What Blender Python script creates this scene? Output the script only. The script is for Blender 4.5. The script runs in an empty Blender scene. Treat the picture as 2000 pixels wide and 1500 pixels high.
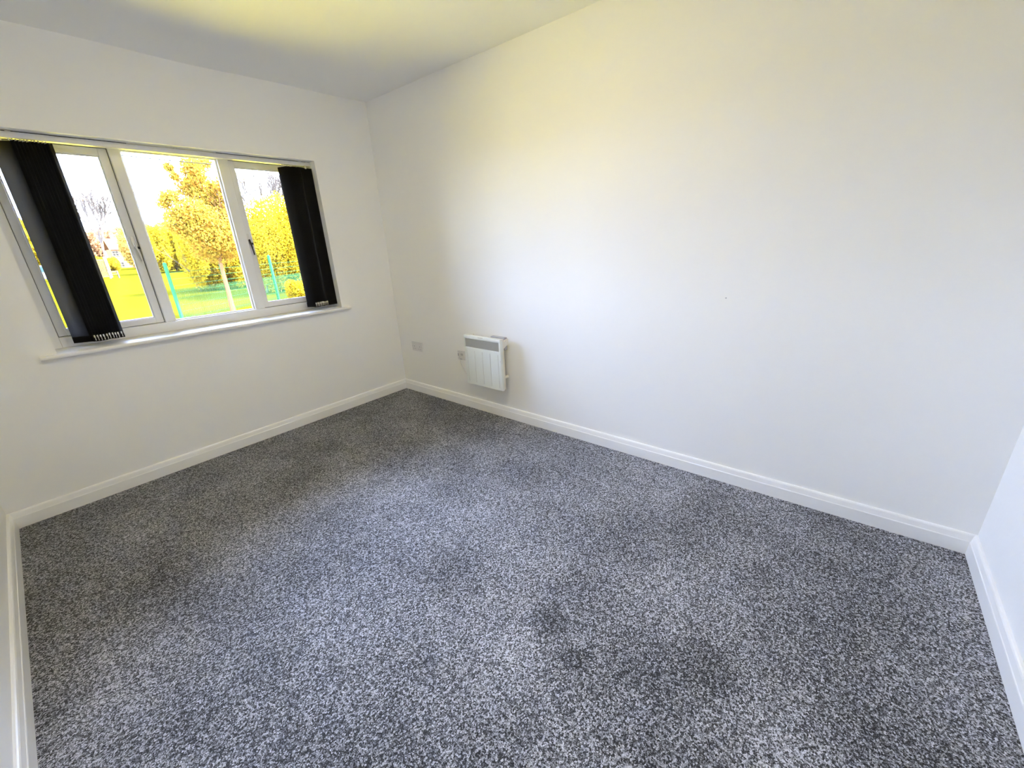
import bpy, bmesh, math, random
import numpy as np
from mathutils import Vector, Matrix

random.seed(7)
rng = np.random.default_rng(7)
scene = bpy.context.scene
COL = scene.collection
PI = math.pi

# ------------------------------------------------------------------ camera
CAM = Vector((-2.2183, -3.2452, 1.3287))
YAW, PITCH, ROLL, FPX = -0.8686, 0.3429, -0.0525, 788.2452
def camera_axes():
    cy, sy = math.cos(YAW), math.sin(YAW)
    f = Vector((-sy*math.cos(PITCH), cy*math.cos(PITCH), -math.sin(PITCH)))
    r = Vector((cy, sy, 0)); u = r.cross(f)
    r2 = r*math.cos(ROLL) + u*math.sin(ROLL)
    u2 = -r*math.sin(ROLL) + u*math.cos(ROLL)
    return r2, u2, f
_r, _u, _f = camera_axes()
cd = bpy.data.cameras.new('camera'); cam = bpy.data.objects.new('camera', cd); COL.objects.link(cam)
cam.matrix_world = Matrix(((_r.x, _u.x, -_f.x, CAM.x), (_r.y, _u.y, -_f.y, CAM.y), (_r.z, _u.z, -_f.z, CAM.z), (0, 0, 0, 1)))
cd.sensor_width = 36; cd.sensor_fit = 'HORIZONTAL'; cd.lens = FPX/2000*36
cd.clip_start = 0.02; cd.clip_end = 2000
scene.camera = cam

# ------------------------------------------------------------------ sky, sun, exposure
SKY_STRENGTH = 0.92
SUN_STRENGTH = 66.0
FILL_LAMP_STRENGTH = 38.5
EXPOSURE = 0.20
w = bpy.data.worlds.new('sky'); scene.world = w; w.use_nodes = True
nt = w.node_tree; nt.nodes.clear()
out = nt.nodes.new('ShaderNodeOutputWorld'); bg = nt.nodes.new('ShaderNodeBackground')
tc = nt.nodes.new('ShaderNodeTexCoord'); sep = nt.nodes.new('ShaderNodeSeparateXYZ'); ramp = nt.nodes.new('ShaderNodeValToRGB')
nt.links.new(tc.outputs['Generated'], sep.inputs[0]); nt.links.new(sep.outputs['Z'], ramp.inputs[0])
nt.links.new(ramp.outputs[0], bg.inputs[0]); nt.links.new(bg.outputs[0], out.inputs[0])
bg.inputs[1].default_value = SKY_STRENGTH
els = ramp.color_ramp.elements
els[0].position = 0.0; els[0].color = (25, 29, 42, 1)
els[1].position = 0.5; els[1].color = (21.5, 27, 45, 1)
e = els.new(0.15); e.color = (23, 28, 43.5, 1)
sl = bpy.data.lights.new('sun', 'SUN'); sl.energy = SUN_STRENGTH; sl.angle = 0.009; sl.color = (1.0, 0.93, 0.8)
so = bpy.data.objects.new('sun', sl); COL.objects.link(so)
so.rotation_euler = Vector((-0.58, 0.42, -0.70)).to_track_quat('-Z', 'Y').to_euler()
so.location = (6, -10, 12)
vs = scene.view_settings
scene.display_settings.display_device = 'sRGB'
vs.view_transform = 'Standard'; vs.look = 'None'; vs.gamma = 1; vs.use_curve_mapping = False; vs.exposure = EXPOSURE
cy = scene.cycles
cy.max_bounces = 16; cy.diffuse_bounces = 10; cy.transparent_max_bounces = 24
cy.caustics_reflective = False; cy.caustics_refractive = False
cy.sample_clamp_indirect = 60

# ------------------------------------------------------------------ materials
def mat(name, color, rough=0.5, spec=0.4, metal=0.0, bump=None, mottled=None):
    m = bpy.data.materials.new(name); m.use_nodes = True
    n = m.node_tree.nodes; l = m.node_tree.links
    b = n['Principled BSDF']
    b.inputs['Base Color'].default_value = (*color, 1); b.inputs['Roughness'].default_value = rough
    b.inputs['Specular IOR Level'].default_value = spec; b.inputs['Metallic'].default_value = metal
    t = n.new('ShaderNodeTexCoord')
    if bump:
        sc, st, dist = bump
        ns = n.new('ShaderNodeTexNoise'); ns.inputs['Scale'].default_value = sc; ns.inputs['Detail'].default_value = 6
        bp = n.new('ShaderNodeBump'); bp.inputs['Strength'].default_value = st; bp.inputs['Distance'].default_value = dist
        l.new(t.outputs['Object'], ns.inputs['Vector']); l.new(ns.outputs['Fac'], bp.inputs['Height']); l.new(bp.outputs[0], b.inputs['Normal'])
    if mottled:
        sc, c2, lo, hi = mottled
        ns = n.new('ShaderNodeTexNoise'); ns.inputs['Scale'].default_value = sc; ns.inputs['Detail'].default_value = 5
        cr = n.new('ShaderNodeValToRGB'); cr.color_ramp.elements[0].position = lo; cr.color_ramp.elements[1].position = hi
        cr.color_ramp.elements[0].color = (*color, 1); cr.color_ramp.elements[1].color = (*c2, 1)
        l.new(t.outputs['Object'], ns.inputs['Vector']); l.new(ns.outputs['Fac'], cr.inputs[0]); l.new(cr.outputs[0], b.inputs['Base Color'])
    return m
M = {}
M['wall'] = mat('wall_paint', (.88, .875, .86), .65, .25, bump=(60, .12, .004))
M['ceiling'] = mat('ceiling_paint', (.87, .87, .86), .8, .15, bump=(40, .1, .004))
M['gloss'] = mat('white_gloss_paint', (.88, .875, .86), .32, .45, bump=(25, .06, .004))
M['upvc'] = mat('window_frame_white', (.84, .835, .83), .35, .45, bump=(30, .04, .003))
M['gap'] = mat('dark_rubber_seal', (.03, .03, .03), .8, .2)
M['plastic'] = mat('white_plastic', (.72, .71, .71), .35, .5)
M['cream'] = mat('ivory_plastic', (.80, .77, .66), .45, .4)
M['heater'] = mat('heater_enamel', (.80, .83, .79), .38, .45, bump=(300, .05, .001))
M['heater_side'] = mat('heater_case_enamel', (.80, .77, .68), .45, .4)
M['grille'] = mat('grille_grey', (.56, .56, .52), .5, .4)
M['dark'] = mat('dark_plastic', (.02, .02, .02), .5, .3)
M['grey'] = mat('grey_plastic', (.46, .46, .5), .5, .3)
M['metal'] = mat('brushed_metal', (.75, .74, .72), .3, .5, metal=1.0)
M['darkmetal'] = mat('tarnished_metal', (.06, .05, .045), .35, .5, metal=.6)
M['fill_lamp_white'] = mat('fill_lamp_base_white', (.8, .8, .8), .4, .4)

# black woven blind cloth, letting a trace of daylight through
m = bpy.data.materials.new('black_blind_cloth'); m.use_nodes = True; M['cloth'] = m
n = m.node_tree.nodes; l = m.node_tree.links; n.clear()
o_ = n.new('ShaderNodeOutputMaterial'); d_ = n.new('ShaderNodeBsdfDiffuse'); tl_ = n.new('ShaderNodeBsdfTranslucent'); ad = n.new('ShaderNodeAddShader')
t = n.new('ShaderNodeTexCoord'); ns = n.new('ShaderNodeTexNoise'); ns.inputs['Scale'].default_value = 420; ns.inputs['Detail'].default_value = 3
cr = n.new('ShaderNodeValToRGB'); cr.color_ramp.elements[0].color = (.004, .004, .0045, 1); cr.color_ramp.elements[1].color = (.016, .0155, .0155, 1)
cr.color_ramp.elements[0].position = .35; cr.color_ramp.elements[1].position = .7
tl_.inputs[0].default_value = (.128, .122, .114, 1)
l.new(t.outputs['Object'], ns.inputs['Vector']); l.new(ns.outputs['Fac'], cr.inputs[0]); l.new(cr.outputs[0], d_.inputs[0])
l.new(d_.outputs[0], ad.inputs[0]); l.new(tl_.outputs[0], ad.inputs[1]); l.new(ad.outputs[0], o_.inputs[0])

# clear window glass
m = bpy.data.materials.new('window_glass'); m.use_nodes = True; M['glass'] = m
n = m.node_tree.nodes; l = m.node_tree.links; n.clear()
o_ = n.new('ShaderNodeOutputMaterial'); tr = n.new('ShaderNodeBsdfTransparent'); gl = n.new('ShaderNodeBsdfGlossy'); mx = n.new('ShaderNodeMixShader'); fr = n.new('ShaderNodeFresnel')
tr.inputs[0].default_value = (.96, .98, .97, 1); gl.inputs['Roughness'].default_value = .02; fr.inputs[0].default_value = 1.45
l.new(fr.outputs[0], mx.inputs[0]); l.new(tr.outputs[0], mx.inputs[1]); l.new(gl.outputs[0], mx.inputs[2]); l.new(mx.outputs[0], o_.inputs[0])

# glowing cover of the added fill lamp
m = bpy.data.materials.new('fill_lamp_diffuser'); m.use_nodes = True; M['fill_diffuser'] = m
b = m.node_tree.nodes['Principled BSDF']; b.inputs['Emission Color'].default_value = (1.0, .86, .62, 1); b.inputs['Emission Strength'].default_value = FILL_LAMP_STRENGTH

# speckled cut-pile carpet
m = bpy.data.materials.new('speckled_grey_carpet'); m.use_nodes = True; M['carpet'] = m
n = m.node_tree.nodes; l = m.node_tree.links; b = n['Principled BSDF']
b.inputs['Roughness'].default_value = .62; b.inputs['Specular IOR Level'].default_value = .45
t = n.new('ShaderNodeTexCoord')
def noise(scale, detail, rough=.5):
    q = n.new('ShaderNodeTexNoise'); q.inputs['Scale'].default_value = scale; q.inputs['Detail'].default_value = detail; q.inputs['Roughness'].default_value = rough
    l.new(t.outputs['Object'], q.inputs['Vector']); return q
v = n.new('ShaderNodeTexVoronoi'); v.inputs['Scale'].default_value = 215; l.new(t.outputs['Object'], v.inputs['Vector'])
fine = noise(320, 3, .7)
patch = noise(2.2, 4, .55)
sepc = n.new('ShaderNodeSeparateColor'); l.new(v.outputs['Color'], sepc.inputs[0])
def math_node(op, a, b_):
    q = n.new('ShaderNodeMath'); q.operation = op
    for i, x in enumerate((a, b_)):
        if isinstance(x, (int, float)): q.inputs[i].default_value = x
        else: l.new(x, q.inputs[i])
    return q.outputs[0]
s1 = math_node('MULTIPLY', sepc.outputs[0], .45)
s2 = math_node('MULTIPLY_ADD', fine.outputs['Fac'], 1.25); 
q = n.new('ShaderNodeMath'); q.operation = 'MULTIPLY_ADD'; l.new(fine.outputs['Fac'], q.inputs[0]); q.inputs[1].default_value = 1.3; q.inputs[2].default_value = -.42
s2 = q.outputs[0]
s3 = math_node('MULTIPLY', math_node('SUBTRACT', patch.outputs['Fac'], .5), .34)
for mx_, my_, mr_, amt in ((-1.317, -2.607, .080, .13), (-1.387, -2.737, .055, .10), (-1.157, -3.10, .11, .09), (-.28, -2.96, .2, .05)):
    cm = n.new('ShaderNodeCombineXYZ'); cm.inputs[0].default_value = mx_; cm.inputs[1].default_value = my_
    vd = n.new('ShaderNodeVectorMath'); vd.operation = 'DISTANCE'; l.new(t.outputs['Object'], vd.inputs[0]); l.new(cm.outputs[0], vd.inputs[1])
    mr = n.new('ShaderNodeMapRange'); mr.interpolation_type = 'SMOOTHSTEP'; l.new(vd.outputs['Value'], mr.inputs[0])
    mr.inputs[1].default_value = mr_*.35; mr.inputs[2].default_value = mr_*1.25; mr.inputs[3].default_value = amt; mr.inputs[4].default_value = 0
    s3 = math_node('SUBTRACT', s3, mr.outputs[0])
val = math_node('ADD', math_node('ADD', s1, s2), s3)
cr = n.new('ShaderNodeValToRGB'); ce = cr.color_ramp.elements
ce[0].position = .28; ce[0].color = (.004, .004, .005, 1); ce[1].position = .76; ce[1].color = (.88, .88, .94, 1)
x = ce.new(.47); x.color = (.175, .175, .192, 1)
l.new(val, cr.inputs[0]); l.new(cr.outputs[0], b.inputs['Base Color'])
bp = n.new('ShaderNodeBump'); bp.inputs['Strength'].default_value = .8; bp.inputs['Distance'].default_value = .006
l.new(val, bp.inputs['Height'])
lean = n.new('ShaderNodeVectorMath'); lean.operation = 'ADD'; lean.inputs[1].default_value = (.06, .42, 0)   # the pile leans towards the window
nrm_ = n.new('ShaderNodeVectorMath'); nrm_.operation = 'NORMALIZE'
l.new(bp.outputs[0], lean.inputs[0]); l.new(lean.outputs[0], nrm_.inputs[0]); l.new(nrm_.outputs[0], b.inputs['Normal'])

# outdoor materials
M['grass'] = mat('sunlit_grass', (.042, .036, .0021), 1, 0, mottled=(1.2, (.037, .033, .0010), .35, .7))
nn = M['grass'].node_tree
mp = nn.nodes.new('ShaderNodeMapping'); mp.inputs['Scale'].default_value = (.25, 1.6, 1)
tcn = [x for x in nn.nodes if x.type == 'TEX_COORD'][0]; nsn = [x for x in nn.nodes if x.type == 'TEX_NOISE'][0]
nn.links.new(tcn.outputs['Object'], mp.inputs[0]); nn.links.new(mp.outputs[0], nsn.inputs['Vector'])
M['bounce_yellow'] = mat('yellow_bounce_surface', (.54, .41, .025), .9, .1, bump=(8, .3, .01), mottled=(1.5, (.49, .37, .02), .4, .6))  # surface of the added slab, coloured to throw yellow light indoors
def leaf_mat(name, c1, c2, scale=6):
    m = bpy.data.materials.new(name); m.use_nodes = True
    n = m.node_tree.nodes; l = m.node_tree.links; n.clear()
    o = n.new('ShaderNodeOutputMaterial'); d = n.new('ShaderNodeBsdfDiffuse'); tl = n.new('ShaderNodeBsdfTranslucent'); mx = n.new('ShaderNodeMixShader')
    mx.inputs[0].default_value = .35
    t = n.new('ShaderNodeTexCoord'); ns = n.new('ShaderNodeTexNoise'); ns.inputs['Scale'].default_value = scale; ns.inputs['Detail'].default_value = 4
    cr = n.new('ShaderNodeValToRGB'); cr.color_ramp.elements[0].position = .38; cr.color_ramp.elements[1].position = .62
    cr.color_ramp.elements[0].color = (*c1, 1); cr.color_ramp.elements[1].color = (*c2, 1)
    l.new(t.outputs['Object'], ns.inputs['Vector']); l.new(ns.outputs['Fac'], cr.inputs[0])
    l.new(cr.outputs[0], d.inputs[0]); l.new(cr.outputs[0], tl.inputs[0]); l.new(d.outputs[0], mx.inputs[1]); l.new(tl.outputs[0], mx.inputs[2]); l.new(mx.outputs[0], o.inputs[0])
    return m
M['leaf_yellow'] = leaf_mat('yellow_spring_leaves', (.23, .132, .0050), (.23, .185, .0130))
M['leaf_gold'] = leaf_mat('golden_leaves', (.23, .112, .0170), (.23, .168, .0200))
M['leaf_rust'] = leaf_mat('rusty_twigs', (.27, .130, .0520), (.29, .160, .0700), .4)
M['leaf_amber'] = leaf_mat('amber_leaves', (.27, .140, .0300), (.27, .170, .0280), .5)
M['bark'] = mat('pale_bark', (.11, .058, .0260), .95, 0, bump=(30, .4, .01))
M['bark_grey'] = mat('grey_bark', (.080, .062, .0460), .95, 0)
M['green_metal'] = mat('green_coated_steel', (.017, .074, .0300), .95, 0)
M['brick'] = mat('orange_brick', (.20, .088, .0330), .95, 0, mottled=(3, (.21, .100, .0400), .4, .6))
M['tile'] = mat('clay_roof_tile', (.20, .096, .0420), .95, 0, mottled=(2, (.21, .112, .0520), .4, .6))
M['render_white'] = mat('white_window_frame', (.10, .085, .0620), .95, 0)
M['pane_dark'] = mat('dark_house_glass', (.025, .022, .0170), .95, 0)
M['wood'] = mat('weathered_timber', (.11, .080, .0280), .95, 0)
M['car_white'] = mat('white_car_paint', (.10, .085, .0640), .95, 0)
M['car_glass'] = mat('blue_tinted_glass', (.022, .040, .0420), .95, 0)
M['cable'] = mat('black_cable', (.006, .006, .005), .8, .1)

# ------------------------------------------------------------------ mesh helpers
class MB:
    def __init__(s): s.v = []; s.f = []; s.m = []
    def add(s, vs_, fs, mi=0):
        k = len(s.v); s.v += [tuple(x) for x in vs_]; s.f += [tuple(i+k for i in f) for f in fs]; s.m += [mi]*len(fs); return s
    def box(s, a, b_, mi=0):
        x0, x1 = sorted((a[0], b_[0])); y0, y1 = sorted((a[1], b_[1])); z0, z1 = sorted((a[2], b_[2]))
        return s.add([(x0,y0,z0),(x1,y0,z0),(x1,y1,z0),(x0,y1,z0),(x0,y0,z1),(x1,y0,z1),(x1,y1,z1),(x0,y1,z1)],
              [(0,3,2,1),(4,5,6,7),(0,1,5,4),(1,2,6,5),(2,3,7,6),(3,0,4,7)], mi)
    def bev(s, a, b_, r=.002, seg=2, mi=0):
        bm = bmesh.new(); bmesh.ops.create_cube(bm, size=1)
        for v_ in bm.verts:
            v_.co = Vector([(a[i]+b_[i])/2 + v_.co[i]*abs(b_[i]-a[i]) for i in range(3)])
        bmesh.ops.bevel(bm, geom=bm.edges[:], offset=r, segments=seg, affect='EDGES', profile=.5)
        bm.verts.index_update(); s.add([v_.co for v_ in bm.verts], [[q.index for q in f.verts] for f in bm.faces], mi); bm.free(); return s
    def prism(s, poly, axis, a, b_, mi=0):
        # poly: list of 2D points, extruded along axis from a to b_
        def pt(p, t): 
            c = list(p); c.insert(axis, t); return tuple(c)
        k = len(poly)
        vs_ = [pt(p, a) for p in poly] + [pt(p, b_) for p in poly]
        fs = [(i, (i+1) % k, k+(i+1) % k, k+i) for i in range(k)] + [tuple(range(k))[::-1], tuple(range(k, 2*k))]
        return s.add(vs_, fs, mi)
    def tube(s, pts, rad, seg=8, mi=0, cap=True):
        pts = [Vector(p) for p in pts]; rads = rad if isinstance(rad, (list, tuple)) else [rad]*len(pts)
        vs_ = []; fs = []
        for i, p in enumerate(pts):
            d = (pts[min(i+1, len(pts)-1)] - pts[max(i-1, 0)]).normalized()
            a = d.orthogonal().normalized() if i == 0 else (pa - d*pa.dot(d)).normalized()
            pa = a; c = d.cross(a)
            for j in range(seg):
                th = 2*PI*j/seg; vs_.append(p + (a*math.cos(th) + c*math.sin(th))*rads[i])
        for i in range(len(pts)-1):
            for j in range(seg):
                fs.append((i*seg+j, i*seg+(j+1) % seg, (i+1)*seg+(j+1) % seg, (i+1)*seg+j))
        if cap:
            fs.append(tuple(range(seg))[::-1]); fs.append(tuple((len(pts)-1)*seg+j for j in range(seg)))
        return s.add(vs_, fs, mi)
    def build(s, name, mats, parent=None, loc=None, smooth=False):
        me = bpy.data.meshes.new(name); me.from_pydata(s.v, [], s.f)
        for q in (mats if isinstance(mats, (list, tuple)) else [mats]): me.materials.append(q)
        me.polygons.foreach_set('material_index', s.m)
        bm = bmesh.new(); bm.from_mesh(me); bmesh.ops.recalc_face_normals(bm, faces=bm.faces[:]); bm.to_mesh(me); bm.free()
        if smooth:
            me.polygons.foreach_set('use_smooth', [True]*len(me.polygons))
        me.update()
        o = bpy.data.objects.new(name, me); COL.objects.link(o)
        if parent:
            o.parent = parent; o.matrix_parent_inverse = Matrix.Translation(-Vector(parent_loc(parent)))
        return o
def parent_loc(p):
    v_ = Vector(p.location)
    while p.parent: p = p.parent; v_ = Vector((0, 0, 0)) if False else v_
    return v_
def empty(name, loc, label=None, cat=None, group=None, kind=None):
    o = bpy.data.objects.new(name, None); COL.objects.link(o); o.location = loc; o.empty_display_size = .1
    if label: o['label'] = label
    if cat: o['category'] = cat
    if group: o['group'] = group
    if kind: o['kind'] = kind
    return o
def tag(o, label=None, cat=None, group=None, kind=None):
    if label: o['label'] = label
    if cat: o['category'] = cat
    if group: o['group'] = group
    if kind: o['kind'] = kind
    return o

# ------------------------------------------------------------------ the room
W, D, H = 2.5746, 3.8271, 2.4
T = .30
RX0, RX1, RZ0, RZ1 = -2.156, -.516, .850, 1.951          # window opening
wl = MB()
wl.box((-W-T, 0, -.1), (RX0, T, H+.1)); wl.box((RX1, 0, -.1), (T, T, H+.1))
wl.box((RX0, 0, -.1), (RX1, T, RZ0)); wl.box((RX0, 0, RZ1), (RX1, T, H+.1))
tag(wl.build('wall_far', M['wall']), 'white painted wall around the window', kind='structure')
tag(MB().box((0, 0, -.1), (T, -D-T, H+.1)).build('wall_right', M['wall']), 'long white painted wall behind the heater', kind='structure')
tag(MB().box((-W, 0, -.1), (-W-T, -D-T, H+.1)).build('wall_left', M['wall']), 'white painted wall at the left edge', kind='structure')
tag(MB().box((-W, -D, -.1), (0, -D-T, H+.1)).build('wall_near', M['wall']), 'white painted wall at the right edge of the view', kind='structure')
# ceiling with a slightly wavy plaster edge
c = MB(); nx, ny = 26, 40
gv = []
for j in range(ny+1):
    for i in range(nx+1):
        x = -W-.02 + (W+.04)*i/nx; y = .02 - (D+.04)*j/ny
        u_ = (x+W)/W
        z = H - .006 + .018*max(0, u_-.55)/.45*max(0, 1+y/2.5) + .0025*math.sin(x*7.1+.6)*math.exp(y*3) + .0015*math.sin(y*5.3+x*2.2)
        gv.append((x, y, z))
fs = [(j*(nx+1)+i, (j+1)*(nx+1)+i, (j+1)*(nx+1)+i+1, j*(nx+1)+i+1) for j in range(ny) for i in range(nx)]
k = len(gv); gv += [(-W-.02, .02, H+.1), (.02, .02, H+.1), (.02, -D-.02, H+.1), (-W-.02, -D-.02, H+.1)]
fs += [(k, k+1, k+2, k+3)]
c.add(gv, fs)
tag(c.build('ceiling', M['ceiling'], smooth=False), 'plain white plastered ceiling', kind='structure')
tag(MB().box((-W-.05, .05, -.1), (.05, -D-.05, 0)).build('floor', M['carpet']), 'floor laid with speckled dark grey carpet', kind='structure')

# skirting boards, moulded profile (distance from wall, height), mitred
PROF = [(0, 0), (.018, 0), (.018, .0600), (.0172, .0625), (.0155, .0640), (.0118, .0860), (.0095, .0905), (.006, .0928), (0, .0935)]
def skirting(name, a, b_, nrm, sa, sb, label):
    a = Vector(a); b_ = Vector(b_); d = (b_-a).normalized(); nrm = Vector(nrm)
    m_ = MB(); va = [a + nrm*t_ + d*t_*sa + Vector((0, 0, z)) for t_, z in PROF]; vb = [b_ + nrm*t_ - d*t_*sb + Vector((0, 0, z)) for t_, z in PROF]
    k_ = len(PROF)
    m_.add(va+vb, [(i, (i+1) % k_, k_+(i+1) % k_, k_+i) for i in range(k_)] + [tuple(range(k_)), tuple(range(2*k_-1, k_-1, -1))])
    return tag(m_.build(name, M['gloss']), label, kind='structure')
skirting('baseboard_far', (-W, 0, 0), (0, 0, 0), (0, -1, 0), 1, 1, 'white moulded skirting board under the window')
skirting('baseboard_right', (0, 0, 0), (0, -D, 0), (-1, 0, 0), 1, 1, 'white moulded skirting board along the long right wall')
skirting('baseboard_near', (-W, -D, 0), (0, -D, 0), (0, 1, 0), 1, 1, 'white moulded skirting board at the right edge of the view')
skirting('baseboard_left', (-W, 0, 0), (-W, -D, 0), (1, 0, 0), 1, 1, 'white moulded skirting board at the left edge of the view')

# ------------------------------------------------------------------ window
win = empty('window_1', (-1.336, .18, .85), 'white three-light window in a shallow recess', kind='structure')
FY0, FY1 = .18, .25
fx = [-2.156, -2.120, -1.632, -1.579, -1.091, -1.027, -.541, -.516]
fm = MB()
fm.bev((fx[0], FY0, .872), (fx[1], FY1, 1.990), .003); fm.bev((fx[6], FY0, .872), (fx[7], FY1, 1.990), .003)
fm.bev((fx[1]-.0005, FY0+.0003, .8725), (fx[6]+.0005, FY1, .932), .003); fm.bev((fx[1]-.0005, FY0+.0003, 1.9365), (fx[6]+.0005, FY1, 1.990), .003)
fm.bev((fx[2], FY0+.0006, .931), (fx[3], FY1, 1.9375), .004); fm.bev((fx[4], FY0+.0006, .931), (fx[5], FY1, 1.9375), .004)
fm.build('window_frame', M['upvc'], win)
def ring(m_, x0, x1, z0, z1, y0, y1, wl_, wr, wb, wt, r=.003):
    m_.bev((x0, y0, z0), (x0+wl_, y1, z1), r); m_.bev((x1-wr, y0, z0), (x1, y1, z1), r)
    m_.bev((x0+wl_-.001, y0+.0004, z0), (x1-wr+.001, y1, z0+wb), r); m_.bev((x0+wl_-.001, y0+.0004, z1-wt), (x1-wr+.001, y1, z1), r)
def casement(x0, x1, hx):
    g = .0025
    c_ = MB(); ring(c_, x0+g, x1-g, .934, 1.934, .205, .248, .035, .040, .036, .040)
    o = c_.build('casement', M['upvc'], win)
    bd = MB(); ring(bd, x0+.037, x1-.042, .969, 1.895, .214, .226, .006, .006, .006, .006, .0015)
    bd.build('glazing_bead', M['upvc'], o)
    MB().box((x0+.035, .226, .965), (x1-.040, .230, 1.897)).build('pane', M['glass'], o)
    sg = MB()
    for a, b_ in (((x0, .2085, .9325), (x0+g, .24, 1.9365)), ((x1-g, .2085, .9325), (x1, .24, 1.9365)), ((x0, .2085, .932), (x1, .24, .9342)), ((x0, .2085, 1.9338), (x1, .24, 1.9362))):
        sg.box(a, b_)
    sg.build('seal', M['gap'], o)
    return o
cl = casement(fx[1], fx[2], 0); cr_ = casement(fx[5], fx[6], 0)
def handle(parent, px, col_plate, col_lever, slant):
    h = MB()
    h.bev((px-.0085, .199, 1.395), (px+.0085, .2055, 1.462), .002, mi=1)
    h.bev((px-.004, .186, 1.404), (px+.006, .2, 1.424), .003, mi=1)
    h.tube([(px+.001, .190, 1.424), (px+.002, .186, 1.405), (px+.004+slant*.3, .184, 1.385), (px+.006+slant, .187, 1.345), (px+.008+slant, .190, 1.318)], [.0062, .0066, .0055, .0045, .005], 8, mi=0)
    h.bev((px+.006, .188, 1.388), (px+.022, .196, 1.402), .002, mi=2)
    return h.build('handle', [col_lever, col_plate, M['dark']], parent)
handle(cl, -1.655, M['metal'], M['plastic'], .004)['label'] = 'white lever handle'
handle(cr_, -1.016, M['metal'], M['darkmetal'], .004)['label'] = 'dark metal lever handle'
# fixed middle light
fp = MB(); ring(fp, fx[3]-.001, fx[4]+.001, .930, 1.938, .205, .226, .009, .009, .009, .009, .002)
mb_ = fp.build('fixed_light', M['upvc'], win)
MB().box((fx[3], .226, .93), (fx[4], .230, 1.9375)).build('pane', M['glass'], mb_)
# window board with rounded nose
poly = [(.25, .850), (.25, .872), (-.030, .872), (-.0345, .8705), (-.0375, .867), (-.0385, .8615), (-.0375, .856), (-.0345, .8515), (-.030, .850)]
sb = MB().prism(poly, 0, RX0, RX1)
poly2 = [(0.0, .850), (0.0, .872), (-.030, .872), (-.0345, .8705), (-.0375, .867), (-.0385, .8615), (-.0375, .856), (-.0345, .8515), (-.030, .850)]
sb.prism(poly2, 0, -2.221, RX0); sb.prism(poly2, 0, RX1, -.452)
sb.build('window_sill', M['gloss'], win)

# ------------------------------------------------------------------ vertical blind
bl = empty('vertical_blind', (-1.336, .085, 1.95), 'black vertical blind drawn apart into a stack at each end of the window', 'blind')
hr = MB()
hr.prism([(.066, 1.922), (.068, 1.9195), (.081, 1.9195), (.081, 1.926), (.089, 1.926), (.089, 1.9195), (.102, 1.9195), (.104, 1.922), (.104, 1.9465), (.066, 1.9465)], 0, RX0+.003, RX1-.003)
hr.build('headrail', M['plastic'], bl)
for x0_, x1_ in ((RX0+.004, -1.56), (-1.12, -.600), (-.588, -.545)):  # dark strips put the shade of the gap above the headrail into colour
    tag(MB().box((x0_, .074, 1.9462), (x1_, .090, 1.9508)).build('gap_shade_strip', M['dark'], bl), 'thin dark strip standing in for the shaded gap above the rail')
for bx_ in (-2.0, -1.335, -.594):
    MB().bev((bx_-.009, .058, 1.9462), (bx_+.009, .100, 1.951), .001).build('bracket', M['plastic'], bl)
SW, STH = .089, .0007
def slat_mesh():
    s = MB(); nseg = 8; z0, z1 = .900, 1.906
    top = []; bot = []
    for i in range(nseg+1):
        t_ = -SW/2 + SW*i/nseg; off = .0035*(1-(2*i/nseg-1)**2)
        top.append((t_, off))
    vs_ = []
    for z in (z0, .93, 1.2, 1.6, 1.88, z1):
        vs_ += [(t_, o_-STH, z) for t_, o_ in top] + [(t_, o_+STH, z) for t_, o_ in top]
    fs_ = []; K = 2*(nseg+1)
    for j in range(5):
        for i in range(nseg):
            a = j*K+i; fs_.append((a, a+1, a+K+1, a+K)); a2 = a+nseg+1; fs_.append((a2+1, a2, a2+K, a2+K+1))
        for i in (0, nseg):
            a = j*K+i; fs_.append((a, a+nseg+1, a+nseg+1+K, a+K))
    for j in (0, 5):
        for i in range(nseg): a = j*K+i; fs_.append((a, a+1, a+nseg+2, a+nseg+1))
    s.add(vs_, fs_); return s
proto = slat_mesh().build('slat', M['cloth'])
hem = MB().bev((-SW/2+.001, -.0022, .899), (SW/2-.001, .0055, .934), .001).build('hem_pocket', M['cloth'])
hook = MB(); hook.bev((-.006, -.0012, 1.900), (.006, .0022, 1.912), .0008); hook.tube([(0, 0, 1.910), (0, 0, 1.925)], .003, 8)
hook = hook.build('hook', M['cream'])
clip = MB(); clip.tube([(-SW/2+.003, -.004, .932), (-SW/2-.0015, -.0045, .934), (-SW/2-.003, -.0045, .928), (-SW/2-.002, -.004, .919), (-SW/2-.001, -.004, .904)], .0016, 6)
clip.bev((-SW/2-.004, -.0035, .921), (-SW/2+.006, .0005, .9335), .001)
clip = clip.build('chain_clip', M['plastic'])
def place_slat(x, y, ang, first=False, shiny=True, dz=0.0):
    """ang: direction of the slat's width (from room edge to window edge) measured from +x"""
    o = proto if first else proto.copy()
    if not first and 'label' in o: del o['label']
    if not first: COL.objects.link(o)
    mw = Matrix.Translation((x, y, dz)) @ Matrix.Rotation(ang, 4, 'Z')
    o.parent = bl; o.matrix_parent_inverse = Matrix.Translation(-Vector(bl.location)); o.matrix_basis = mw
    for src in (hem, hook, clip):
        q_ = src if first else src.copy()
        if not first: COL.objects.link(q_)
        q_.parent = o; q_.matrix_parent_inverse = Matrix.Identity(4); q_.matrix_basis = Matrix.Identity(4)
A_S = math.atan2(.083, -.032)        # every bunched slat is turned the same way
place_slat(-2.0335, .087, math.radians(180-28), first=True)
proto['label'] = 'leftmost slat turned flat, greyer than the rest'
for i in range(11):
    place_slat(-1.990 + .0126*i + random.uniform(-.002, .002) - .016, .086, A_S + random.uniform(-.03, .03), dz=random.uniform(-.0015, .0015))
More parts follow.
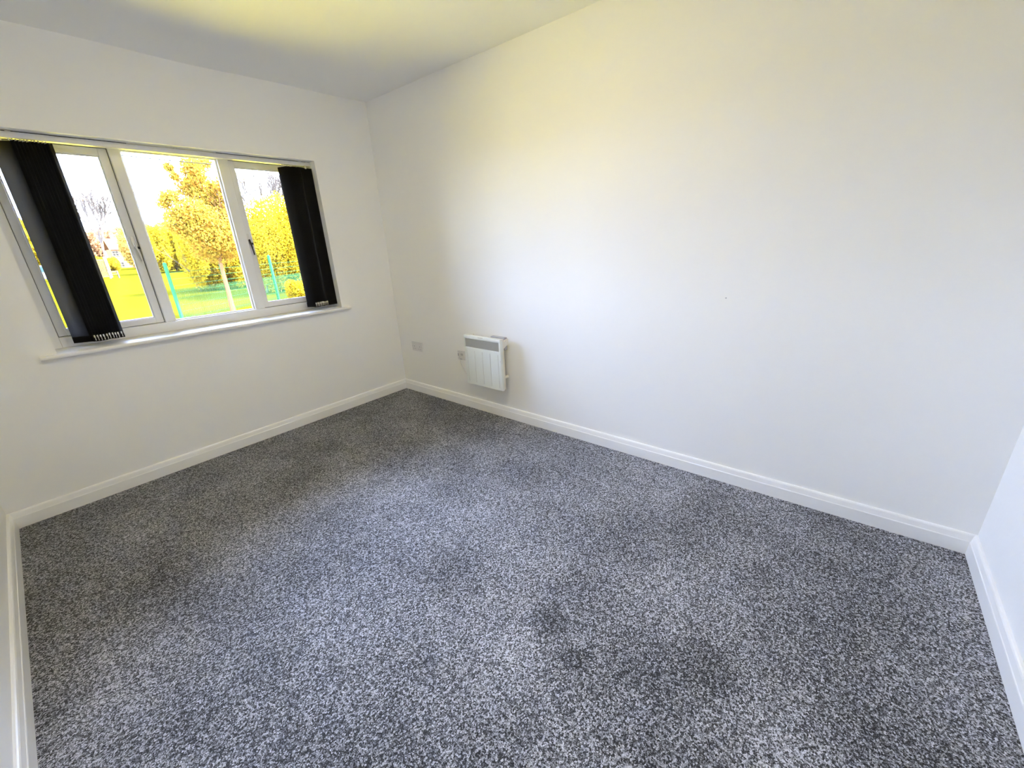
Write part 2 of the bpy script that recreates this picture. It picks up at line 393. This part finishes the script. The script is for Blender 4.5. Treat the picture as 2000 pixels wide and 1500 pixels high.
for i in range(10):
    place_slat(-.700 + .0102*i + random.uniform(-.002, .002) - .016, .086, A_S + random.uniform(-.03, .03), dz=random.uniform(-.0015, .0015))
place_slat(-.5625, .056, math.radians(3))
place_slat(-.5640, .066, math.radians(1))  # extra slat added behind the flat one to block daylight through its cloth

# ------------------------------------------------------------------ panel heater on the right wall
hy0, hy1, hz0, hz1 = -1.3585, -.984, .259, .656
ht = empty('panel_heater', (0, (hy0+hy1)/2, hz0), 'white electric panel heater with a grey outlet grille, hung low on the right wall', 'heater')
gy0, gy1, gz0, gz1 = -1.3445, -.999, .5645, .630
fpn = MB(); X0, X1 = -.100, -.072
fpn.bev((X0, hy0, hz0), (X1, hy1, gz0), .005, 3); fpn.bev((X0, hy0, gz1), (X1, hy1, hz1), .005, 3)
fpn.box((X0+.0002, hy0+.0002, gz0-.006), (X1, gy0, gz1+.006)); fpn.box((X0+.0002, gy1, gz0-.006), (X1, hy1-.0002, gz1+.006))
fo = fpn.build('front_panel', M['heater'], ht)
rb = MB()
for gy in (-1.0155, -1.0935, -1.174, -1.253, -1.332):
    rb.prism([(X0+.001, gy-.0016), (X0-.0014, gy-.0008), (X0-.0014, gy+.0008), (X0+.001, gy+.0016)], 2, .284, .540)
rb.build('moulded_ribs', M['grille'], fo)['kind'] = 'stuff'
MB().bev((X0-.0025, hy0+.006, .6405), (X0+.002, hy1-.006, .6445), .001).build('top_ridge', M['heater'], fo)
gb = MB().box((-.085, gy0, gz0), (-.080, gy1, gz1)); nl = 58
for i in range(nl):
    yy = gy0 + (gy1-gy0)*(i+.5)/nl; gb.box((-.0965, yy-.0012, gz0), (-.085, yy+.0012, gz1))
gb.box((-.094, gy0, (gz0+gz1)/2-.001), (-.085, gy1, (gz0+gz1)/2+.001))
tag(gb.build('outlet_grille', M['grille'], ht), 'grey slotted outlet grille')
MB().bev((-.074, hy0+.004, hz0+.004), (-.052, hy1-.006, hz1-.004), .003).build('case_back', M['heater_side'], ht)
MB().bev((X0-.0008, -1.190, .6455), (X0+.001, -1.140, .6505), .0004).build('badge', M['grille'], ht)
ld = MB().tube([(X0-.0015, -1.3525, .492), (X0+.001, -1.3525, .492)], .0022, 10); ld.build('indicator', M['grey'], ht)
for yy in (hy0+.006, hy1-.02):
    br_ = MB(); br_.prism([(-.056, .640), (-.040, .628), (-.030, .640), (0.0, .644), (0.0, .594), (-.022, .594), (-.050, .580), (-.056, .560)], 1, yy, yy+.014)
    br_.build('wall_bracket', M['heater_side'], ht)
MB().bev((-.034, hy0+.016, .56), (0, hy0+.15, .6535), .003).build('mounting_plate', M['grey'], ht)
kb = MB(); kb.tube([(-.055, hy0+.014, .358), (-.034, hy0+.008, .358)], .0115, 14); kb.tube([(-.034, hy0+.008, .358), (-.024, hy0+.005, .357)], [.014, .012], 14)
kb.build('thermostat_knob', M['cream'], ht)
cb = MB(); cb.tube([(-.012, -.8346, .413), (-.020, -.838, .400), (-.022, -.851, .372), (-.022, -.872, .337), (-.024, -.905, .305), (-.030, -.950, .290), (-.045, -1.0, .300), (-.055, -1.02, .320)], .0036, 8)
tag(cb.build('power_cable', M['plastic'], ht), 'thin white flex running to the switch beside the heater')

# ------------------------------------------------------------------ sockets
ds = empty('double_socket', (0, -.261, .409), 'white double wall socket near the corner, left of the heater', 'socket')
y0, y1, z0, z1 = -.3345, -.1875, .4085, .4945
MB().bev((-.0095, y0, z0), (0, y1, z1), .003, 3).build('face_plate', M['plastic'], ds)
for s in (0, 1):
    yc = -.224 - .073*s
    MB().bev((-.0125, yc-.005, .470), (-.0085, yc+.005, .488), .001).build('rocker_switch', M['plastic'], ds)
    pn = MB(); pn.box((-.0098, yc-.002, .448), (-.009, yc+.002, .456)); pn.box((-.0098, yc-.014, .428), (-.009, yc-.008, .4315)); pn.box((-.0098, yc+.008, .428), (-.009, yc+.014, .4315))
    tag(pn.build('pin_slots', M['dark'], ds), 'dark pin slots')
for yc in (-.200, -.322):
    MB().tube([(-.0105, yc, .4515), (-.009, yc, .4515)], .003, 10).build('screw', M['grey'], ds)
sp = empty('fused_switch', (0, -.843, .4085), 'white fused spur switch half hidden behind the left edge of the heater', 'switch')
MB().bev((-.0095, -.886, .4085), (0, -.800, .4865), .003, 3).build('face_plate', M['plastic'], sp)
MB().bev((-.0125, -.815, .440), (-.009, -.803, .462), .001).build('fuse_holder', M['grey'], sp)
MB().bev((-.0130, -.862, .447), (-.009, -.838, .465), .0015).build('rocker_switch', M['grey'], sp)
MB().bev((-.0105, -.850, .4105), (-.009, -.822, .420), .0005).build('cable_outlet', M['grey'], sp)
MB().tube([(-.0105, -.822, .430), (-.009, -.822, .430)], .003, 10).build('screw', M['grey'], sp)

# small drilled hole and filler smudge on the right wall
tag(MB().tube([(-.0008, -2.7767, 1.0065), (.0005, -2.7767, 1.0065)], .0035, 10).build('wall_plug', M['grey']), 'tiny grey wall plug in the middle of the long right wall', 'wall plug')

# ------------------------------------------------------------------ ceiling fill lamp, added above the view to brighten the room
LX, LY = -1.30, -2.02
lp = empty('added_fill_light', (LX, LY, H), 'round flush fill light added on the ceiling, out of view', 'light')
b1 = MB(); b1.tube([(LX, LY, H-.0), (LX, LY, H-.03), (LX, LY, H-.045)], [.19, .19, .18], 32); b1.build('fill_lamp_base', M['fill_lamp_white'], lp)
b2 = MB(); b2.tube([(LX, LY, H-.045), (LX, LY, H-.065), (LX, LY, H-.08)], [.175, .165, .13], 32); b2.build('fill_lamp_shade', M['fill_diffuser'], lp)

# ------------------------------------------------------------------ outdoors
GZ = -.60
def at(sx, d, z): return Vector((CAM.x + sx*d, CAM.y + d, z))
gn = 60
fv = []; ff = []
for j in range(gn+1):
    for i in range(gn+1):
        x = -260 + 620*i/gn; y = .32 + 420*(j/gn)**2.2
        fv.append((x, y, GZ))
ff = [(j*(gn+1)+i, j*(gn+1)+i+1, (j+1)*(gn+1)+i+1, (j+1)*(gn+1)+i) for j in range(gn) for i in range(gn)]
tag(MB().add(fv, ff).build('field', M['grass']), 'bright sunlit grass field beyond the window', kind='structure')
tag(MB().box((-9, .32, GZ-.1), (7, 9.5, GZ+.03)).build('bounce_slab', M['bounce_yellow']), 'unseen yellow slab added outside below the window to bounce light in', kind='structure')  # added out of view so warm light bounces up through the window

def leaf_cloud(name, blobs, size, mat_, parent, kind='stuff', flat=.6):
    """blobs: (centre, radii, count): small leaf quads scattered through ellipsoids"""
    allc = []
    for c_, r_, n_ in blobs:
        d = rng.normal(size=(n_, 3)); d /= np.linalg.norm(d, axis=1, keepdims=True)
        rad = rng.random(n_)**(1/2.2)
        allc.append(np.array(c_) + d*rad[:, None]*np.array(r_))
    P = np.concatenate(allc); P = P[P[:, 2] > GZ+.02]; N = len(P)
    a = rng.normal(size=(N, 3)); a /= np.linalg.norm(a, axis=1, keepdims=True)
    b_ = rng.normal(size=(N, 3)); b_ -= (a*b_).sum(1, keepdims=True)*a; b_ /= np.linalg.norm(b_, axis=1, keepdims=True)
    s_ = size*(.6+.8*rng.random(N))[:, None]
    V = np.stack([P-a*s_, P-b_*s_*flat, P+a*s_, P+b_*s_*flat], 1).reshape(-1, 3)
    me = bpy.data.meshes.new(name); me.vertices.add(4*N); me.vertices.foreach_set('co', V.ravel().astype(np.float32))
    me.loops.add(4*N); me.loops.foreach_set('vertex_index', np.arange(4*N, dtype=np.int32))
    me.polygons.add(N); me.polygons.foreach_set('loop_start', np.arange(0, 4*N, 4, dtype=np.int32))
    me.update(calc_edges=True); me.materials.append(mat_)
    o = bpy.data.objects.new(name, me); COL.objects.link(o); o['kind'] = kind
    if parent: o.parent = parent; o.matrix_parent_inverse = Matrix.Translation(-Vector(parent.location))
    return o
def branches(m_, p, d, length, rad, depth, spread=.55, seg=5, kids=3, up=.25, tips=None, rmin=0.0):
    p = Vector(p); d = Vector(d).normalized(); pts = [p]; q = p.copy(); dd = d.copy(); n_ = 3
    for i in range(n_):
        dd = (dd + Vector((random.gauss(0, .12), random.gauss(0, .12), random.gauss(0, .08)))).normalized(); q = q + dd*length/n_; pts.append(q.copy())
    m_.tube(pts, [max(rmin, rad*k_) for k_ in (1, .85, .7, .55)], seg, cap=False)
    if depth <= 0:
        if tips is not None: tips.append(q)
        return
    for k_ in range(kids):
        ax = Vector((random.gauss(0, 1), random.gauss(0, 1), random.gauss(0, 1))).cross(dd).normalized()
        nd = (dd*math.cos(spread) + ax*math.sin(spread)*random.uniform(.7, 1.25) + Vector((0, 0, up))).normalized()
        st = pts[-1] if k_ < 2 else pts[-2]
        branches(m_, st, nd, length*random.uniform(.62, .82), rad*.55, depth-1, spread, max(3, seg-1), kids, up, tips, rmin)

# mesh fence
P1, P2 = at(.197, 16.5, GZ), at(.380, 19.0, GZ)
dirv = (P2-P1).normalized(); nrm = Vector((-dirv.y, dirv.x, 0)); flen = (P2-P1).length
fe = empty('mesh_fence', P1, 'green welded mesh fence on green steel posts across the grass', 'fence')
half = flen/2
spots = [0, .447*flen, flen, 1.5*flen]
for i, s in enumerate(spots):
    q = P1 + dirv*s; r_ = .034 if i != 2 else .04
    pm = MB(); hgt = 1.765 if i != 2 else 1.80
    bm_ = MB()
    c_ = [(-r_, -r_), (r_, -r_), (r_, r_), (-r_, r_)]
    pm.add([q + dirv*a + nrm*b_ + Vector((0, 0, z)) for z in (0, hgt) for a, b_ in c_], [(0, 1, 2, 3), (4, 5, 6, 7), (0, 1, 5, 4), (1, 2, 6, 5), (2, 3, 7, 6), (3, 0, 4, 7)])
    k_ = 1.15*r_
    pm.add([q + dirv*a*1.15 + nrm*b_*1.15 + Vector((0, 0, hgt)) for a, b_ in c_] + [q + Vector((0, 0, hgt+.04))], [(0, 1, 4), (1, 2, 4), (2, 3, 4), (3, 0, 4), (0, 1, 2, 3)])
    pm.build('fence_post', M['green_metal'], fe)
for i in range(len(spots)-1):
    s0, s1_ = spots[i]+.05, spots[i+1]-.05; mm = MB(); nw = int((s1_-s0)/.05); z0, z1 = GZ+.06, GZ+1.58; wr = .0062
    def bar(a, b_, wv):
        # four sided wire from a to b_
        mm.tube([a, b_], wv, 4, cap=False)
    for k_ in range(nw+1):
        q = P1 + dirv*(s0 + (s1_-s0)*k_/nw) - nrm*.045
        bar(q + Vector((0, 0, z0)), q + Vector((0, 0, z1)), wr)
    z = z0+.03
    while z < z1:
        for off in (.006, -.006):
            a = P1 + dirv*s0 - nrm*(.045+off) + Vector((0, 0, z-GZ)); b_ = P1 + dirv*s1_ - nrm*(.045+off) + Vector((0, 0, z-GZ))
            bar(a, b_, wr)
        z += .2
    tag(mm.build('mesh_panel', M['green_metal'], fe), kind='stuff')

# young leafy tree in front of the fence
tb = at(.2850, 16.4, GZ)
ty = empty('young_tree', tb, 'slim young tree with pale trunk and yellow leaves in front of the fence', 'tree')
tm = MB(); fork = at(.2872, 16.4, 1.33-.004*16.4)
tm.tube([tb, tb.lerp(fork, .35)+Vector((.01, 0, 0)), tb.lerp(fork, .7), fork], [.085, .068, .058, .055], 8)
tips = []
for dx, dz, ln, r_ in ((-.62, .9, 1.05, .034), (.08, 1, 1.2, .04), (.45, .9, 1.0, .03), (-.25, 1, 1.15, .032), (.25, 1, 1.1, .03)):
    branches(tm, fork - Vector((0, 0, random.uniform(0, .12))), (dx, random.uniform(-.4, .4), dz), ln, r_, 3, .5, 5, 3, .3, tips)
tm.build('trunk', M['bark'], ty)
C_ = lambda sx, sz: tuple(at(sx, 16.4 + random.uniform(-.4, .4), CAM.z + sz*16.4))
blobs = [(C_(.290, .045), (.95, .8, .75), 2400), (C_(.262, .075), (.55, .6, .5), 900), (C_(.315, .085), (.6, .6, .6), 1200), (C_(.29, .115), (.5, .5, .55), 1000),
         (C_(.283, .15), (.3, .35, .45), 480), (C_(.2480, .158), (.13, .15, .16), 110), (C_(.2520, .140), (.12, .14, .14), 70), (C_(.238, .105), (.28, .25, .2), 180), (C_(.225, .092), (.2, .2, .2), 120), (C_(.300, .168), (.32, .3, .25), 220), (C_(.265, .125), (.28, .3, .28), 200), (C_(.24, .06), (.45, .45, .4), 600), (C_(.325, .12), (.3, .3, .4), 260), (C_(.29, .01), (.8, .7, .45), 900)]
leaf_cloud('foliage', [(c_, r_, int(n_*3.2)) for c_, r_, n_ in blobs], .040, M['leaf_gold'], ty)
st_ = MB().tube([at(.2915, 16.4, GZ), at(.2865, 16.4, GZ+.78)], .012, 6); st_.build('support_stake', M['wood'], ty)

def shrub(name, label, cat, sx0, sx1, d, ztop_slope, n_, size, mat_, lobes=9, group=None, zb=0.0, depth=1.6, stems=True):
    """a bush or hedge spanning sx0..sx1 (slopes) at distance d with top at ztop_slope"""
    base = at((sx0+sx1)/2, d, GZ); o = empty(name, base, label, cat, group)
    hgt = CAM.z + ztop_slope*d - GZ; wid = (sx1-sx0)*d; bl_ = []
    for i in range(lobes):
        fx_ = (i+.5)/lobes; hh = hgt*random.uniform(.80, 1.0); cx_ = (sx0 + (sx1-sx0)*fx_)
        bl_.append((tuple(at(cx_, d + random.uniform(-.3, .3)*depth, GZ + hh*.52)), (wid/lobes*.95, depth*random.uniform(.8, 1.1), hh*.5), n_//lobes))
        bl_.append((tuple(at(cx_ + random.uniform(-.4, .4)*(sx1-sx0)/lobes, d + random.uniform(-.4, .2)*depth, GZ + hh*random.uniform(.25, .6))), (wid/lobes*.8, depth, hh*.3), n_//lobes//2))
    leaf_cloud('foliage', bl_, size, mat_, o)
    if stems:
        sm = MB()
        for i in range(min(lobes, 6)):
            q = at(sx0 + (sx1-sx0)*(i+.5)/min(lobes, 6), d, GZ); branches(sm, q, (random.uniform(-.3, .3), 0, 1), hgt*.3, .03*hgt/3, 2, .5, 4, 3, .2)
        tag(sm.build('stems', M['bark_grey'], o), kind='stuff')
    return o
shrub('bush', 'tall dense yellow bush behind the fence, seen through the right-hand light', 'bush', .345, .52, 23, .128, 60000, .052, M['leaf_yellow'], 8, depth=2.0)
shrub('bush', 'broad yellow bush behind the young tree and fence', 'bush', .232, .345, 29.5, .075, 42000, .055, M['leaf_yellow'], 7, depth=2.0)
shrub('bush', 'low yellow bush in front of the fence beside the right blind stack', 'bush', .408, .50, 17.4, -.058, 9000, .042, M['leaf_yellow'], 9, depth=.6, stems=False)
shrub('hedge', 'distant golden hedge left of the young tree', 'hedge', .176, .262, 75, .066, 24000, .17, M['leaf_yellow'], 8, depth=4)
shrub('bush', 'distant orange brown thicket above the golden hedge', 'bush', .150, .225, 120, .066, 12000, .36, M['leaf_amber'], 7, depth=6)
shrub('bush', 'rounded yellow bush beside the brick house', 'bush', .098, .1325, 100, .008, 5000, .16, M['leaf_yellow'], 5, depth=3)
shrub('tree', 'yellow trees seen in the strip left of the left blind stack', 'tree', .012, .066, 95, .080, 9000, .32, M['leaf_yellow'], 5, depth=5)
shrub('thicket', 'rusty brown leafless wood behind the brick house', 'thicket',   .085, .190, 185, .060, 20000, .5, M['leaf_rust'], 9, depth=8)
shrub('treeline', 'low far rusty treeline closing the field at the left', 'trees', -.25, .10, 240, .028, 9000, .6, M['leaf_rust'], 14, depth=8, stems=False)
shrub('treeline', 'low far yellow treeline closing the field at the right', 'trees', .24, 1.0, 240, .03, 12000, .6, M['leaf_amber'], 18, depth=8, stems=False)

# bare trees
def bare_tree(label, sx, d, top, mat_, n_main=5, depth=5, lean=0.0, kids=3, spread=.42, r0=None, rmin=0.0):
    q = at(sx, d, GZ); o = empty('bare_tree', q, label, 'tree')
    hgt = CAM.z + top*d - GZ; m_ = MB(); r0 = r0 or hgt*.014
    m_.tube([q, q + Vector((lean*hgt*.15, 0, hgt*.3))], [r0*1.4, r0], 6, cap=False)
    for i in range(n_main):
        branches(m_, q + Vector((lean*hgt*.15, 0, hgt*.3)), (random.uniform(-.5, .5)+lean, random.uniform(-.4, .4), 1), hgt*.25, r0*.55, depth, spread, 4, kids, .22, None, rmin)
    m_.build('trunk', mat_, o); return o
bare_tree('tall bare tree with fine bare twigs above the rusty wood', .122, 165, .118, M['bark_grey'], 7, 3, r0=.34, rmin=.10, spread=.34)
bare_tree('bare twiggy tree rising behind the tall yellow bush', .400, 30, .165, M['bark_grey'], 7, 4, lean=-.1, spread=.30, r0=.06, rmin=.017)

# brick house far across the field
hd = 150
hb = at(.146, hd, GZ); hs = empty('brick_house', hb, 'orange brick house with white windows far across the field', 'house')
hx0, hx1 = CAM.x + .1305*hd, CAM.x + .168*hd; hyy = CAM.y + hd; ez = CAM.z + .0185*hd; rz = CAM.z + .037*hd
MB().box((hx0, hyy, GZ), (hx1, hyy+7, ez)).build('wall', M['brick'], hs)
rf = MB(); rf.prism([(hyy-.4, ez-.1), (hyy+3.5, rz), (hyy+7.4, ez-.1), (hyy+3.5, rz-.35)], 0, hx0-.3, hx1+.3); rf.build('roof', M['tile'], hs)
MB().box((hx0+1.2, hyy+3.1, rz-.4), (hx0+1.9, hyy+3.9, rz+.9)).build('chimney', M['brick'], hs)
for sx, sz in ((.1348, .0112), (.1375, -.0072), (.1565, .0112), (.1565, -.0072)):
    xc, zc = CAM.x + sx*hd, CAM.z + sz*hd
    wf = MB(); ring(wf, xc-.65, xc+.65, zc-.62, zc+.62, hyy-.08, hyy+.02, .14, .14, .14, .14, .02); wf.box((xc-.06, hyy-.07, zc-.6), (xc+.06, hyy, zc+.6)); wf.box((xc-.6, hyy-.07, zc-.05), (xc+.6, hyy, zc+.07))
    wo = wf.build('window', M['render_white'], hs)
    MB().box((xc-.55, hyy-.03, zc-.55), (xc+.55, hyy+.01, zc+.55)).build('pane', M['pane_dark'], wo)

# timber play frame and bench on the grass
pd = 70
pf = empty('climbing_frame', at(.117, pd, GZ), 'pale timber climbing frame with upright bars out on the grass', 'climbing frame')
pw = MB(); a = at(.1190, pd, GZ); pw.bev(a + Vector((-.14, -.12, 0)), a + Vector((.14, .12, 2.45)), .02); pw.build('post', M['render_white'], pf)
for k_ in range(6):
    a = at(.1085 + .0016*k_, pd, GZ); MB().box(a + Vector((-.035, -.035, .1)), a + Vector((.035, .035, 2.05))).build('bar', M['wood'], pf)
a = at(.1070, pd, GZ); MB().box(a + Vector((-.1, -.1, 0)), a + Vector((.1, .1, 2.3))).build('post', M['wood'], pf)
a = at(.1070, pd, GZ); b_ = at(.119, pd, GZ); MB().box(a + Vector((0, -.05, 2.0)), b_ + Vector((0, .05, 2.15))).build('rail', M['wood'], pf); MB().box(a + Vector((0, -.05, .1)), b_ + Vector((0, .05, .22))).build('rail', M['wood'], pf)
bdist = 66
bn = empty('bench', at(.1235, bdist, GZ), 'low timber bench beside the climbing frame', 'bench')
a = at(.1165, bdist, GZ); b_ = at(.1300, bdist, GZ)
MB().box(a + Vector((0, -.22, .42)), b_ + Vector((0, .22, .50))).build('seat', M['wood'], bn)
MB().box(a + Vector((0, .24, .62)), b_ + Vector((0, .30, .82))).build('backrest', M['wood'], bn)
for f_ in (.08, .9):
    q = a.lerp(b_, f_); MB().box(q + Vector((-.05, -.2, 0)), q + Vector((.05, .3, .78))).build('leg', M['bark_grey'], bn)

# white van parked at the edge of the grass
vd = 73
vb = at(.044, vd, GZ); va = empty('parked_van', vb, 'white van with blue windows parked beyond the grass, at the far left', 'van')
def vx(poly_, x0, x1): return poly_
bx0 = CAM.x + .036*vd; bx1 = bx0 + 4.4; vy = CAM.y + vd
body = MB().prism([(bx0, GZ+.3), (bx1-.1, GZ+.3), (bx1, GZ+.9), (bx1-.7, GZ+1.05), (bx1-1.3, GZ+1.8), (bx0+.15, GZ+1.85), (bx0, GZ+1.0)], 1, vy, vy+1.8)
body.build('body', M['car_white'], va)
for x0, x1 in ((.15, 1.05), (1.2, 2.1), (2.25, 3.0)):
    MB().box((bx0+x0, vy-.02, GZ+1.08), (bx0+x1, vy+.02, GZ+1.68)).build('window', M['car_glass'], va)
for x0 in (.8, 3.5):
    MB().tube([(bx0+x0, vy-.03, GZ+.32), (bx0+x0, vy+.2, GZ+.32)], .32, 14).build('wheel', M['dark'], va)

# overhead cable
cp = []
for i in range(25):
    t_ = i/24; a = at(.02, 13, CAM.z + .178*13); b_ = at(.60, 13, CAM.z + .180*13); q = a.lerp(b_, t_); q.z -= .17*(1-(2*t_-1)**2); cp.append(q)
tag(MB().tube(cp, .011, 5).build('overhead_cable', M['cable']), 'thin dark overhead cable crossing the sky in the middle light', 'cable')
